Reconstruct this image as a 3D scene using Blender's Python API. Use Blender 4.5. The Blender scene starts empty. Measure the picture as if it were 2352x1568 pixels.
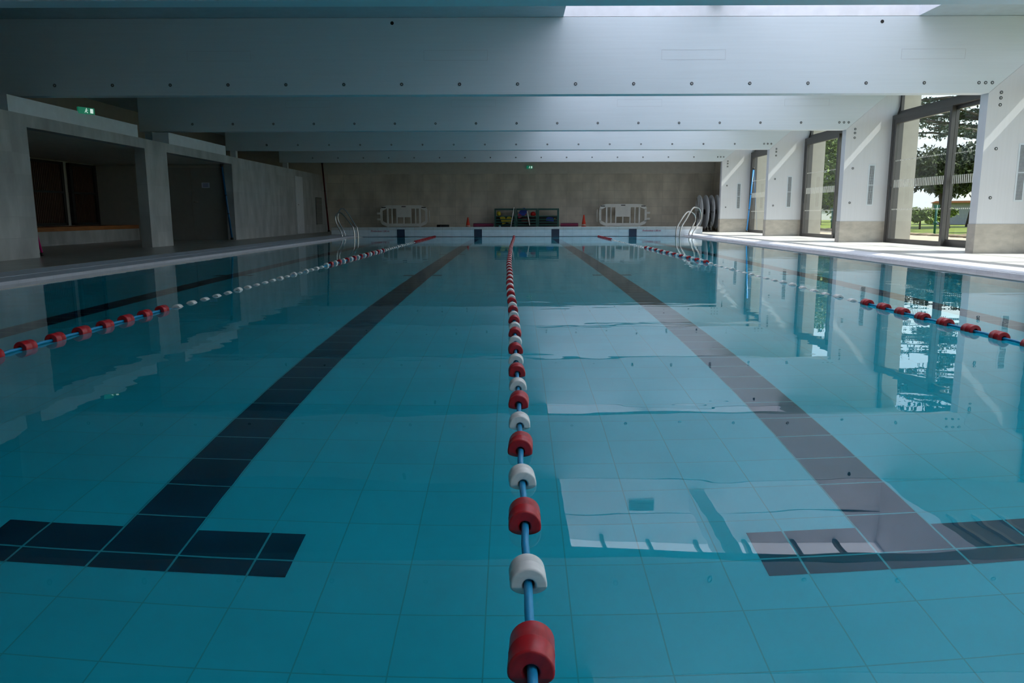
import bpy, bmesh, math, random
from mathutils import Vector, Matrix, Euler
R = math.radians
rnd = random.Random(7)
S = bpy.context.scene
COL = S.collection

# ---------------------------------------------------------------- camera
cam_d = bpy.data.cameras.new('camera'); cam = bpy.data.objects.new('camera', cam_d); COL.objects.link(cam)
S.camera = cam
cam_d.sensor_width = 36.0; cam_d.lens = 36.0 * 1736 / 2352; cam_d.clip_start = 0.05; cam_d.clip_end = 600
yaw, pitch, roll = 0.0035, 0.166, -0.0025
fw = Vector((-math.sin(yaw)*math.cos(pitch), math.cos(yaw)*math.cos(pitch), -math.sin(pitch)))
rt = Vector((math.cos(yaw), math.sin(yaw), 0)); up = rt.cross(fw)
r2 = math.cos(roll)*rt + math.sin(roll)*up; u2 = -math.sin(roll)*rt + math.cos(roll)*up
M4 = Matrix(((r2.x, u2.x, -fw.x, -0.076), (r2.y, u2.y, -fw.y, 0.0), (r2.z, u2.z, -fw.z, 0.6506), (0, 0, 0, 1)))
cam.matrix_world = M4

# ---------------------------------------------------------------- light, sky, exposure
W = bpy.data.worlds.new('sky'); S.world = W; W.use_nodes = True
nt = W.node_tree; nt.nodes.clear()
out = nt.nodes.new('ShaderNodeOutputWorld'); bg = nt.nodes.new('ShaderNodeBackground')
sky = nt.nodes.new('ShaderNodeTexSky'); sky.sky_type = 'NISHITA'; sky.sun_disc = False
sky.sun_elevation = R(48); sky.sun_rotation = R(96); sky.air_density = 1.2; sky.dust_density = 1.5
tc = nt.nodes.new('ShaderNodeTexCoord'); ns = nt.nodes.new('ShaderNodeTexNoise'); ns.inputs['Scale'].default_value = 3.2
ns.inputs['Detail'].default_value = 5; ns.inputs['Roughness'].default_value = .6
mpn = nt.nodes.new('ShaderNodeMapping'); mpn.inputs['Scale'].default_value = (1, 1, 2.6)
rp = nt.nodes.new('ShaderNodeValToRGB'); rp.color_ramp.elements[0].position = .40; rp.color_ramp.elements[1].position = .62
mx = nt.nodes.new('ShaderNodeMix'); mx.data_type = 'RGBA'; mx.inputs[7].default_value = (3.0, 3.35, 3.75, 1)
nt.links.new(tc.outputs['Generated'], mpn.inputs[0]); nt.links.new(mpn.outputs[0], ns.inputs['Vector'])
nt.links.new(ns.outputs['Fac'], rp.inputs[0]); nt.links.new(rp.outputs[0], mx.inputs[0])
nt.links.new(sky.outputs[0], mx.inputs[6]); nt.links.new(mx.outputs[2], bg.inputs[0]); nt.links.new(bg.outputs[0], out.inputs[0])
bg.inputs[1].default_value = 0.20
sun_d = bpy.data.lights.new('sun', 'SUN'); sun = bpy.data.objects.new('sun', sun_d); COL.objects.link(sun)
sun_d.energy = 5.0; sun_d.angle = R(0.55); sun_d.color = (1.0, .97, .92)
sun.rotation_euler = Vector((-1, 0.16, -1.18)).to_track_quat('-Z', 'Y').to_euler(); sun.location = (30, 8, 30)
S.view_settings.view_transform = 'Standard'; S.view_settings.look = 'None'
S.view_settings.gamma = 1; S.view_settings.exposure = .86; S.view_settings.use_curve_mapping = False
cy = S.cycles
cy.use_denoising = True; cy.max_bounces = 10; cy.diffuse_bounces = 5; cy.glossy_bounces = 5; cy.transmission_bounces = 8
cy.transparent_max_bounces = 12; cy.caustics_reflective = False; cy.caustics_refractive = True; cy.sample_clamp_indirect = 6; cy.blur_glossy = 0.5

# ---------------------------------------------------------------- helpers
def tag(o, label=None, cat=None, group=None, kind=None):
    if label: o['label'] = label
    if cat: o['category'] = cat
    if group: o['group'] = group
    if kind: o['kind'] = kind
    return o
def empty(name, loc=(0, 0, 0), rz=0):
    o = bpy.data.objects.new(name, None); COL.objects.link(o); o.location = loc; o.rotation_euler = (0, 0, rz)
    o.empty_display_size = .1; return o
class MB:
    def __init__(s): s.bm = bmesh.new()
    def _mi(s, faces, mi):
        for f in faces: f.material_index = mi
    def box(s, x0, x1, y0, y1, z0, z1, mi=0):
        v = [s.bm.verts.new(p) for p in ((x0,y0,z0),(x1,y0,z0),(x1,y1,z0),(x0,y1,z0),(x0,y0,z1),(x1,y0,z1),(x1,y1,z1),(x0,y1,z1))]
        s._mi([s.bm.faces.new([v[i] for i in q]) for q in ((3,2,1,0),(4,5,6,7),(0,1,5,4),(1,2,6,5),(2,3,7,6),(3,0,4,7))], mi); return s
    def quad(s, pts, mi=0):
        s._mi([s.bm.faces.new([s.bm.verts.new(p) for p in pts])], mi); return s
    def prism(s, pts, a, b, axis='y', mi=0):
        def P(p, t):
            return (p[0], t, p[1]) if axis == 'y' else ((t, p[0], p[1]) if axis == 'x' else (p[0], p[1], t))
        A = [s.bm.verts.new(P(p, a)) for p in pts]; B = [s.bm.verts.new(P(p, b)) for p in pts]; n = len(pts)
        fs = [s.bm.faces.new(A), s.bm.faces.new(B[::-1])]
        fs += [s.bm.faces.new((A[i], B[i], B[(i+1) % n], A[(i+1) % n])) for i in range(n)]
        s._mi(fs, mi); return s
    def tube(s, pts, r, n=10, mi=0, cap=True, radii=None, smooth=True):
        pts = [Vector(p) for p in pts]; rings = []; pn = None
        for i, p in enumerate(pts):
            d = (pts[min(i+1, len(pts)-1)] - pts[max(i-1, 0)]).normalized()
            if pn is None:
                a = Vector((0, 0, 1)) if abs(d.z) < .9 else Vector((1, 0, 0)); pn = d.cross(a).normalized()
            pn = (pn - d*pn.dot(d)).normalized(); q = d.cross(pn); rr = radii[i] if radii else r
            rings.append([s.bm.verts.new(p + rr*(math.cos(t)*pn + math.sin(t)*q)) for t in [2*math.pi*k/n for k in range(n)]])
        for A, B in zip(rings, rings[1:]):
            for k in range(n):
                f = s.bm.faces.new((A[k], A[(k+1) % n], B[(k+1) % n], B[k])); f.smooth = smooth; f.material_index = mi
        if cap:
            s._mi([s.bm.faces.new(rings[0][::-1]), s.bm.faces.new(rings[-1])], mi)
        return s
    def lathe(s, prof, axis='z', c=(0, 0, 0), n=24, mi=0, smooth=True, closed=False):
        rings = []
        for r, t in prof:
            ring = []
            for k in range(n):
                a = 2*math.pi*k/n; u, v = r*math.cos(a), r*math.sin(a)
                p = (u, v, t) if axis == 'z' else ((v, t, u) if axis == 'y' else (t, u, v))
                ring.append(s.bm.verts.new((p[0]+c[0], p[1]+c[1], p[2]+c[2])))
            rings.append(ring)
        prs = list(zip(rings, rings[1:]))
        if closed: prs.append((rings[-1], rings[0]))
        for A, B in prs:
            for k in range(n):
                f = s.bm.faces.new((A[k], A[(k+1) % n], B[(k+1) % n], B[k])); f.smooth = smooth; f.material_index = mi
        if not closed:
            for ring, pr in ((rings[0][::-1], prof[0]), (rings[-1], prof[-1])):
                if pr[0] > 1e-4: s._mi([s.bm.faces.new(ring)], mi)
        return s
    def build(s, name, mats, parent=None, bevel=0, fix=True):
        if fix: bmesh.ops.recalc_face_normals(s.bm, faces=s.bm.faces)
        me = bpy.data.meshes.new(name); s.bm.to_mesh(me); s.bm.free()
        for m in (mats if isinstance(mats, (list, tuple)) else [mats]): me.materials.append(m)
        o = bpy.data.objects.new(name, me); COL.objects.link(o)
        if parent: o.parent = parent
        if bevel:
            b = o.modifiers.new('bevel', 'BEVEL'); b.width = bevel; b.segments = 2; b.limit_method = 'ANGLE'; b.angle_limit = R(40)
        return o
def struct(o): o['kind'] = 'structure'; return o
def dup(o, parent=None):
    c = o.copy(); COL.objects.link(c); c.parent = parent
    for ch in list(o.children): dup(ch, c)
    return c

# ---------------------------------------------------------------- materials
def mat(name, col, rough=.5, metal=0, spec=.5, noise=None, bump=None, emit=None, coat=0):
    m = bpy.data.materials.new(name); m.use_nodes = True; t = m.node_tree; b = t.nodes['Principled BSDF']
    b.inputs['Base Color'].default_value = (*col, 1); b.inputs['Roughness'].default_value = rough
    b.inputs['Metallic'].default_value = metal; b.inputs['Specular IOR Level'].default_value = spec
    if coat: b.inputs['Coat Weight'].default_value = coat
    if emit: b.inputs['Emission Color'].default_value = (*emit[0], 1); b.inputs['Emission Strength'].default_value = emit[1]
    c = t.nodes.new('ShaderNodeTexCoord')
    sc, amt, stretch = noise if noise else (6, .05, (1, 1, 1))
    mp = t.nodes.new('ShaderNodeMapping'); mp.inputs['Scale'].default_value = stretch
    n = t.nodes.new('ShaderNodeTexNoise'); n.inputs['Scale'].default_value = sc; n.inputs['Detail'].default_value = 5
    t.links.new(c.outputs['Object'], mp.inputs[0]); t.links.new(mp.outputs[0], n.inputs['Vector'])
    r = t.nodes.new('ShaderNodeValToRGB'); r.color_ramp.elements[0].position = .3; r.color_ramp.elements[1].position = .7
    r.color_ramp.elements[0].color = (*[x*(1-amt) for x in col], 1); r.color_ramp.elements[1].color = (*[min(1, x*(1+amt)) for x in col], 1)
    t.links.new(n.outputs['Fac'], r.inputs[0]); t.links.new(r.outputs[0], b.inputs['Base Color'])
    if bump:
        bp = t.nodes.new('ShaderNodeBump'); bp.inputs['Strength'].default_value = bump[0]; bp.inputs['Distance'].default_value = bump[1]
        t.links.new(n.outputs['Fac'], bp.inputs['Height']); t.links.new(bp.outputs[0], b.inputs['Normal'])
    m['col_src'] = r.name
    return m
def grid(m, lines, joint, gcol, jitter=0.0):
    """lines: list of (axis, period, offset); joint width; grout colour"""
    t = m.node_tree; b = t.nodes['Principled BSDF']; src = b.inputs['Base Color'].links[0].from_socket
    c = t.nodes.new('ShaderNodeTexCoord'); sp = t.nodes.new('ShaderNodeSeparateXYZ'); t.links.new(c.outputs['Object'], sp.inputs[0])
    prev = None; cells = []
    for ax, per, off in lines:
        s_ = t.nodes.new('ShaderNodeMath'); s_.operation = 'SUBTRACT'; s_.inputs[1].default_value = off
        t.links.new(sp.outputs[ax], s_.inputs[0])
        pp = t.nodes.new('ShaderNodeMath'); pp.operation = 'PINGPONG'; pp.inputs[1].default_value = per/2; t.links.new(s_.outputs[0], pp.inputs[0])
        lt = t.nodes.new('ShaderNodeMath'); lt.operation = 'LESS_THAN'; lt.inputs[1].default_value = joint/2; t.links.new(pp.outputs[0], lt.inputs[0])
        dv = t.nodes.new('ShaderNodeMath'); dv.operation = 'DIVIDE'; dv.inputs[1].default_value = per; t.links.new(s_.outputs[0], dv.inputs[0])
        fl = t.nodes.new('ShaderNodeMath'); fl.operation = 'FLOOR'; t.links.new(dv.outputs[0], fl.inputs[0]); cells.append(fl)
        if prev is None: prev = lt
        else:
            mxx = t.nodes.new('ShaderNodeMath'); mxx.operation = 'MAXIMUM'; t.links.new(prev.outputs[0], mxx.inputs[0]); t.links.new(lt.outputs[0], mxx.inputs[1]); prev = mxx
    if jitter and len(cells) > 1:
        cb = t.nodes.new('ShaderNodeCombineXYZ'); t.links.new(cells[0].outputs[0], cb.inputs[0]); t.links.new(cells[1].outputs[0], cb.inputs[1])
        wn = t.nodes.new('ShaderNodeTexWhiteNoise'); wn.noise_dimensions = '2D'; t.links.new(cb.outputs[0], wn.inputs['Vector'])
        mr = t.nodes.new('ShaderNodeMapRange'); mr.inputs[3].default_value = 1-jitter; mr.inputs[4].default_value = 1+jitter*.5; t.links.new(wn.outputs['Value'], mr.inputs[0])
        vm = t.nodes.new('ShaderNodeVectorMath'); vm.operation = 'SCALE'; t.links.new(src, vm.inputs[0]); t.links.new(mr.outputs[0], vm.inputs['Scale']); src = vm.outputs[0]
    mxn = t.nodes.new('ShaderNodeMix'); mxn.data_type = 'RGBA'; t.links.new(prev.outputs[0], mxn.inputs[0]); t.links.new(src, mxn.inputs[6]); mxn.inputs[7].default_value = (*gcol, 1)
    t.links.new(mxn.outputs[2], b.inputs['Base Color'])
    return m
WHITE = mat('white_paint_bounce_tint', (.67, .73, .765), .45, noise=(3, .02, (.3, 3, 12)))  # white paint, tinted blue to stand for light bounced off the pool
LEGW = mat('leg_paint', (.66, .67, .69), .45, noise=(3, .02, (12, 3, .3)))
FASCIA = mat('white_panel', (.70, .73, .76), .5)
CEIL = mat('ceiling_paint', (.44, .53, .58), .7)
SHAFT = mat('skylight_well_paint', (.88, .87, .90), .6)
LEFTT = grid(mat('wall_tile_grey', (.40, .41, .40), .45, noise=(2.2, .22, (1, 1.6, .6)), bump=(.1, .01)), [(1, .6, .1), (2, .3, .04)], .004, (.33, .34, .33), .10)
BACKT = grid(mat('wall_tile_brown', (.66, .585, .48), .5, noise=(1.7, .2, (1.4, 1, .7)), bump=(.1, .01)), [(0, .6, .1), (2, .3, .04)], .004, (.32, .29, .25), .08)
BACKP = mat('wall_paint_beige', (.66, .61, .53), .7)
BASET = grid(mat('plinth_tile', (.46, .42, .36), .35, noise=(5, .14, (1, 1, 2))), [(0, .6, 7.03), (2, .45, .04)], .003, (.36, .33, .29))
DECKL = grid(mat('deck_tile_brown', (.30, .285, .25), .28, noise=(4, .16, (1.5, .5, 1))), [(0, .3, -7.14), (1, .3, 0)], .004, (.22, .21, .19), .10)
DECKR = grid(mat('deck_tile_pale', (.58, .56, .53), .35, noise=(4, .06, (1, 1, 1))), [(0, .6, 5.74), (1, .6, 0)], .004, (.52, .50, .46), .04)
COPE = grid(mat('coping_white_lit', (.80, .80, .84), .6, spec=.2), [(1, .3, 0)], .004, (.62, .62, .66), .03)  # coping tile, brightened in colour for the light on the window side
COPEL = grid(mat('coping_white_shaded', (.50, .52, .57), .6, spec=.2), [(1, .3, 0)], .004, (.38, .39, .42), .03)  # same coping tile, with the left side's shade put into its colour
RIM = grid(mat('wet_rim_tile', (.50, .47, .44), .05), [(1, .3, 0)], .004, (.36, .34, .32), .03)
POOLT = grid(mat('pool_tile_blue', (.34, .78, .82), .3, noise=(3, .05, (1, 1, 1))), [(0, .2455, .085), (1, .2375, 2.245)], .004, (.36, .58, .56), .04)
POOLS = grid(mat('pool_side_tile', (.55, .80, .88), .3), [(0, .24, .079), (1, .24, 0), (2, .12, 0)], .004, (.36, .55, .58), .03)
DARKT = grid(mat('lane_tile_navy', (.012, .040, .080), .35, noise=(6, .25, (1, 1, 1))), [(0, .2455, .085), (1, .2375, 2.245)], .007, (.35, .60, .60), .1)
PARA = grid(mat('end_wall_tile', (.84, .90, .94), .35), [(0, .3, 0), (2, .085, .173)], .004, (.58, .66, .72), .03)
PARAE = grid(mat('end_wall_cap', (.70, .70, .68), .4), [(0, .3, 0)], .006, (.42, .42, .41), .03)
NAVY = mat('target_tile', (.03, .045, .085), .3)
FRAME = mat('dark_bronze_metal', (.085, .082, .080), .38, metal=.3)
STEEL = mat('stainless_steel', (.62, .61, .58), .22, metal=1)
BOLT = mat('bolt_dark', (.07, .075, .08), .5, metal=.5)
BOLTC = mat('bolt_centre', (.5, .5, .5), .35, metal=.8)
DARK = mat('dark_void', (.015, .015, .016), .7)
SHEL = mat('exterior_render', (.40, .39, .345), .8)
RED = mat('red_plastic', (.43, .010, .016), .36, noise=(30, .18, (1, 1, 3)))
WFL = mat('white_plastic', (.74, .73, .68), .4, noise=(26, .10, (1, 1, 3)))
ROPE = mat('blue_sheathed_cable', (.012, .27, .50), .35)
BARR = mat('barrier_plastic', (.80, .79, .74), .5)
GRN = mat('green_powder_coat', (.010, .085, .070), .45)
ORG = mat('cone_orange', (.75, .045, .012), .45)
REFW = mat('cone_band', (.75, .45, .38), .4)
YEL = mat('yellow_foam', (.60, .46, .02), .6)
BLU = mat('blue_foam', (.02, .05, .35), .6)
PNK = mat('pink_foam', (.42, .03, .10), .6)
MAG = mat('magenta_tube', (.50, .01, .16), .35)
BLP = mat('blue_tube', (.02, .24, .62), .35)
BLP2 = mat('deep_blue_tube', (.004, .10, .24), .4)
DRD = mat('dark_red_tube', (.10, .008, .008), .4)
BLK = mat('black_rubber', (.012, .012, .013), .6)
WOOD = mat('orange_wood', (.36, .13, .035), .45, noise=(8, .3, (6, .4, 6)))
SLAT = mat('slat_wood', (.06, .026, .014), .55, noise=(8, .3, (6, 6, .3)))
DOORM = mat('door_paint_grey', (.40, .385, .345), .5)
DOORW = mat('door_paint_pale', (.62, .63, .64), .5)
PAPER = mat('notice_paper', (.62, .68, .82), .6)
INK = mat('notice_ink', (.12, .13, .30), .6)
RINK = mat('red_lettering', (.55, .03, .10), .5)
EXG = mat('exit_green', (.01, .22, .12), .4, emit=((.02, .5, .28), .10))
EXW = mat('exit_white', (.8, .9, .85), .4, emit=((.8, 1, .9), .35))
GRASS = mat('grass', (.13, .17, .008), .8, noise=(1.5, .28, (1, 1, 1)))
GRAV = mat('gravel', (.42, .33, .235), .9, noise=(9, .12, (1, 1, 1)))
SOIL = mat('soil', (.20, .15, .09), .95, noise=(5, .4, (1, 1, 1)))
BARK = mat('bark', (.07, .05, .035), .9, noise=(6, .3, (1, 1, .2)))
LEAFC = mat('cedar_needles', (.030, .052, .022), .8, noise=(1.5, .5, (1, 1, 1)))
LEAFD = mat('oak_leaves', (.042, .058, .018), .8, noise=(1.2, .6, (1, 1, 1)))
LEAFB = mat('bush_leaves', (.14, .20, .035), .8, noise=(2, .4, (1, 1, 1)))
GPOST = mat('green_post', (.004, .09, .065), .5)
HWALL = mat('house_wall', (.55, .54, .53), .8)
HWALL2 = mat('shed_wall', (.33, .34, .38), .8)
HROOF = mat('roof_tile', (.50, .17, .09), .8, noise=(4, .2, (6, 1, 1)))
DECAL = mat('frosted_film', (.72, .72, .66), .6)
def glass(name, tint, refl):
    m = bpy.data.materials.new(name); m.use_nodes = True; t = m.node_tree; t.nodes.clear()
    o = t.nodes.new('ShaderNodeOutputMaterial'); mx = t.nodes.new('ShaderNodeMixShader'); tr = t.nodes.new('ShaderNodeBsdfTransparent')
    gl = t.nodes.new('ShaderNodeBsdfGlossy'); fr = t.nodes.new('ShaderNodeFresnel'); fr.inputs[0].default_value = 1.45
    mu = t.nodes.new('ShaderNodeMath'); mu.operation = 'MULTIPLY'; mu.inputs[1].default_value = refl
    nz = t.nodes.new('ShaderNodeTexNoise'); nz.inputs['Scale'].default_value = .7
    rr = t.nodes.new('ShaderNodeMapRange'); rr.inputs[3].default_value = .0; rr.inputs[4].default_value = .008
    t.links.new(nz.outputs[0], rr.inputs[0]); t.links.new(rr.outputs[0], gl.inputs['Roughness'])
    tr.inputs[0].default_value = (*tint, 1)
    ge = t.nodes.new('ShaderNodeNewGeometry'); iv = t.nodes.new('ShaderNodeMath'); iv.operation = 'SUBTRACT'; iv.inputs[0].default_value = 1; t.links.new(ge.outputs['Backfacing'], iv.inputs[1])
    m2 = t.nodes.new('ShaderNodeMath'); m2.operation = 'MULTIPLY'; t.links.new(mu.outputs[0], m2.inputs[0]); t.links.new(iv.outputs[0], m2.inputs[1])
    t.links.new(fr.outputs[0], mu.inputs[0]); t.links.new(m2.outputs[0], mx.inputs[0]); t.links.new(tr.outputs[0], mx.inputs[1]); t.links.new(gl.outputs[0], mx.inputs[2])
    t.links.new(mx.outputs[0], o.inputs[0]); return m
GLASS = glass('window_glass', (.93, .96, .95), .9)
def opal():
    m = bpy.data.materials.new('opal_rooflight'); m.use_nodes = True; t = m.node_tree; t.nodes.clear()
    o = t.nodes.new('ShaderNodeOutputMaterial'); mx = t.nodes.new('ShaderNodeMixShader'); mx.inputs[0].default_value = .10
    a = t.nodes.new('ShaderNodeBsdfTranslucent'); b = t.nodes.new('ShaderNodeBsdfDiffuse')
    nz = t.nodes.new('ShaderNodeTexNoise'); nz.inputs['Scale'].default_value = 2; r = t.nodes.new('ShaderNodeValToRGB')
    r.color_ramp.elements[0].color = (.82, .84, .90, 1); r.color_ramp.elements[1].color = (.90, .92, .97, 1)
    t.links.new(nz.outputs[0], r.inputs[0]); t.links.new(r.outputs[0], a.inputs[0]); b.inputs[0].default_value = (.85, .85, .88, 1)
    t.links.new(a.outputs[0], mx.inputs[1]); t.links.new(b.outputs[0], mx.inputs[2]); t.links.new(mx.outputs[0], o.inputs[0]); return m
OPAL = opal()
def water():
    m = bpy.data.materials.new('pool_water'); m.use_nodes = True; t = m.node_tree; t.nodes.clear()
    o = t.nodes.new('ShaderNodeOutputMaterial'); g = t.nodes.new('ShaderNodeBsdfGlass'); g.inputs['IOR'].default_value = 1.333; g.inputs['Roughness'].default_value = 0
    c = t.nodes.new('ShaderNodeTexCoord'); n = t.nodes.new('ShaderNodeTexNoise'); n.inputs['Scale'].default_value = 2.6; n.inputs['Detail'].default_value = 2; n.inputs['Roughness'].default_value = .35
    mp = t.nodes.new('ShaderNodeMapping'); mp.inputs['Scale'].default_value = (.8, 1.5, 1)
    b = t.nodes.new('ShaderNodeBump'); b.inputs['Strength'].default_value = 1; b.inputs['Distance'].default_value = WAVE
    t.links.new(c.outputs['Object'], mp.inputs[0]); t.links.new(mp.outputs[0], n.inputs['Vector']); t.links.new(n.outputs['Fac'], b.inputs['Height']); t.links.new(b.outputs[0], g.inputs['Normal'])
    v = t.nodes.new('ShaderNodeVolumeAbsorption'); v.inputs['Color'].default_value = (0.0, .90, .955, 1); v.inputs['Density'].default_value = 1.35
    t.links.new(g.outputs[0], o.inputs[0]); t.links.new(v.outputs[0], o.inputs[1]); return m
WAVE = 0.0011
WATER = water()

# ---------------------------------------------------------------- dimensions
FY = [-2.9, 1.8, 6.5, 11.8, 16.72, 21.65, 26.5]          # portal frames along the hall
DK = .04; XL = -7.14; YE = 24.7; YB = 29.0; CZ = 3.53; GX = 8.1; DEP = .945; WZ = -.045

# ---------------------------------------------------------------- pool basin
b = MB()
b.quad([(-5.1, -.6, -DEP), (5.3, -.6, -DEP), (5.3, YE, -DEP), (-5.1, YE, -DEP)], 0)
e = .002; z = -DEP+e
def mark(x0, x1, y0, y1): b.quad([(x0, y0, z), (x1, y0, z), (x1, y1, z), (x0, y1, z)], 1)
for cx, (bx0, bx1) in ((-3.73, (-4.23, -3.23)), (-1.27, (-1.77, -.78)), (1.19, (.70, 1.69)), (3.64, (3.15, 4.13))):
    k = .1225
    mark(cx-k, cx+k, 2.40, 22.9); mark(bx0, bx1, 2.16, 2.40); mark(bx0, bx1, 22.9, 23.14)
    for yy in (9.75, 14.5):
        mark(cx-.25, cx-k, yy, yy+.16); mark(cx+k, cx+.25, yy, yy+.16)
basin = b.build('pool_floor', [POOLT, DARKT], fix=False); struct(basin)
b = MB()
for x0, x1 in ((-5.2, -4.99), (5.19, 5.4)): struct(MB().box(x0, x1, -.7, YE, -DEP-.1, -.1).build('pool_side_wall', POOLS))
struct(MB().box(-5.0, 5.2, -.8, -.6, -DEP-.1, 0.0).build('pool_near_wall', POOLS))
struct(MB().box(-5.0, 5.2, YE, YE+.1, -DEP-.1, WZ+.01).build('pool_far_wall', POOLS))
b = MB(); b.box(-5.01, 5.21, -.61, YE+.01, -DEP-.03, WZ)
tag(b.build('pool_water', WATER), 'clear turquoise water filling the swimming pool', 'water', kind='stuff')

# raised end wall of the pool
ew = empty('pool_end_wall', (0, YE, 0)); struct(ew)
MB().box(-6, 6, 0, .5, -.06, .173).build('tiled_face', PARA, ew)
MB().box(-6, 6, -.004, .5, .173, .258).build('cap', PARAE, ew)
for x in (-3.75, -1.25, 1.25, 3.75):
    MB().box(x-.125, x+.125, -.010, -.001, -.5, .195).build('target_tile', NAVY, ew)
def text(s, size, m, name, parent, loc, rot, ext=.001):
    cu = bpy.data.curves.new(name, 'FONT'); cu.body = s; cu.size = size; cu.extrude = ext; cu.align_x = 'CENTER'; cu.align_y = 'CENTER'
    tmp = bpy.data.objects.new('tmp', cu); COL.objects.link(tmp)
    me = bpy.data.meshes.new_from_object(tmp); bpy.data.objects.remove(tmp)
    me.materials.clear(); me.materials.append(m)
    o = bpy.data.objects.new(name, me); COL.objects.link(o); o.parent = parent; o.location = loc; o.rotation_euler = rot; return o
for x in (-4.42, 4.36):
    pl = MB().box(x-.31, x+.31, -.008, -.0005, .105, .168).build('depth_plate', mat('depth_plate_white', (.74, .72, .76), .4), ew)
    text('Profondeur 1,80 m', .075, RINK, 'lettering', pl, (x, -.0095, .137), (R(90), 0, 0))

# decks and copings
def deckbox(x0, x1, y0, y1, m, name, z1=DK, z0=-.25): return struct(MB().box(x0, x1, y0, y1, z0, z1).build(name, m))
deckbox(-10.69, -5.742, -3, YB, DECKL, 'floor')
deckbox(5.742, 8.3, -3, YB, DECKR, 'floor_right')
deckbox(-5.742, 5.742, YE+.5, YB, DECKL, 'floor_far')
deckbox(-5.742, 5.742, -3, -.65, DECKR, 'floor_near')
for sx in (-1, 1):
    e0 = 4.99 if sx < 0 else 5.19; e1 = e0+.22; oz = .5 if sx < 0 else .5; xo = 5.74
    def zz_(x): return -.002+(DK+.001)*(x-e1)/(xo-e1)
    b = MB()
    for (a_, c_) in ((e1, 5.44), (5.462, xo)):
        b.prism([(sx*a_, -.12), (sx*a_, zz_(a_)), (sx*c_, zz_(c_)), (sx*c_, -.12)], -.65, YE)
    b.box(*sorted((sx*5.44, sx*5.462)), -.65, YE, -.12, -.02)
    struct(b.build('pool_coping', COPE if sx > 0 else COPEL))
    struct(MB().box(*sorted((sx*(e0-.003), sx*e1)), -.65, YE, -.1, WZ+.008).build('pool_rim', RIM))

# ---------------------------------------------------------------- shell
# left wall with two openings
b = MB(); T = .2
def lw(y0, y1, z0, z1): b.box(XL-T, XL, y0, y1, z0, z1)
lw(-3, 11.29, DK, 2.1); lw(11.29, 14.83, 1.92, 2.1); lw(14.83, 15.76, DK, 2.1); lw(15.76, 19.34, 1.92, 2.1); lw(19.34, YB, DK, 2.1)
struct(b.build('wall_left', LEFTT))
b = MB(); b.box(-11.0, -10.7, -3, YB, DK, CZ); struct(b.build('wall_left_outer', DOORM))
b = MB(); b.box(-10.7, XL-T, -3, YB, 1.92, 2.1); struct(b.build('ceiling_niche', BACKP))
b = MB(); b.box(-10.7, XL-T, 19.5, 19.7, DK, 1.92); b.box(-10.7, XL-T, 9.0, 9.2, DK, 1.92); struct(b.build('wall_niche', DOORM))
# far wall
b = MB(); b.box(-11, 8.3, YB, YB+.2, DK, 2.17); struct(b.build('wall_back', BACKT))
b = MB(); b.box(-11, 8.3, YB+.01, YB+.2, 2.17, CZ); struct(b.build('wall_back_upper', BACKP))
b = MB(); b.box(7.41, 8.3, 26.9, YB, DK, CZ); struct(b.build('wall_right_far', BACKT))
b = MB(); b.box(-11, 8.3, -3.2, -3.0, -.2, CZ); struct(b.build('wall_front', FASCIA))
# ceiling with rooflight wells
b = MB(); WX0, WX1 = .65, 5.9; ZC = CZ
b.box(-11, WX0, -3.2, YB+.2, ZC, ZC+.15); b.box(WX1, 8.55, -3.2, YB+.2, ZC, ZC+.15)
wells = []
for i in range(len(FY)-1):
    ya, yb = FY[i]+.2, FY[i+1]
    wells.append((ya+1.0, yb)); b.box(WX0, WX1, FY[i]-.3 if i == 0 else FY[i]+.08, ya+1.0-.08, ZC, ZC+.15)
b.box(WX0, WX1, FY[-1]+.08, YB+.2, ZC, ZC+.15)
struct(b.build('ceiling', CEIL))
for n, (ya, yb) in enumerate(wells, 1):
    w = empty('rooflight_well', ((WX0+WX1)/2, ya, ZC)); struct(w); ox, oy, oz = w.location
    H = 1.0
    b = MB()
    b.box(WX0-.08-ox, WX0+.004-ox, 0, yb-oy, .003, H+.12); b.box(WX1-.004-ox, WX1+.08-ox, 0, yb-oy, .003, H+.12)
    b.box(WX0-.08-ox, WX1+.08-ox, yb-oy, yb-oy+.08, .003, H+.12); b.box(WX0-.08-ox, WX1+.08-ox, -.08, .004, .003, H+.12)
    b.build('well_lining', SHAFT, w)
    MB().box(2.78-ox, 3.02-ox, 0, yb-oy-.001, .20, .50).build('divider', SHAFT, w)
    MB().box(WX0-ox, WX1-ox, 0, yb-oy, H+.06, H+.075).build('opal_glazing', OPAL, w)
    for x in (1.35, 2.1, 2.9, 3.7, 4.5, 5.2): MB().box(x-.03-ox, x+.03-ox, 0, yb-oy, H, H+.06).build('glazing_bar', FRAME, w)
    g = MB().box(1.78-ox, 2.22-ox, yb-oy-.02, yb-oy-.001, .33, .51).build('vent_frame', FASCIA, w)
    MB().box(WX0-ox, WX1-ox, yb-oy-.004, yb-oy-.001, .565, .575).build('panel_joint', BOLT, w)
    bb = MB()
    for k in range(9): bb.box(1.80-ox, 2.20-ox, yb-oy-.03, yb-oy-.021, .345+k*.017, .353+k*.017)
    bb.build('vent_louvre', BOLT, g)
for i in range(len(FY)-1):
    b = MB(); x = WX1+.15
    while x < 8.0: b.box(x, x+.06, FY[i]+.8, FY[i+1]-1.6, CZ-.05, CZ-.001); x += .36
    struct(b.build('ceiling_ribs', FASCIA))
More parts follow.
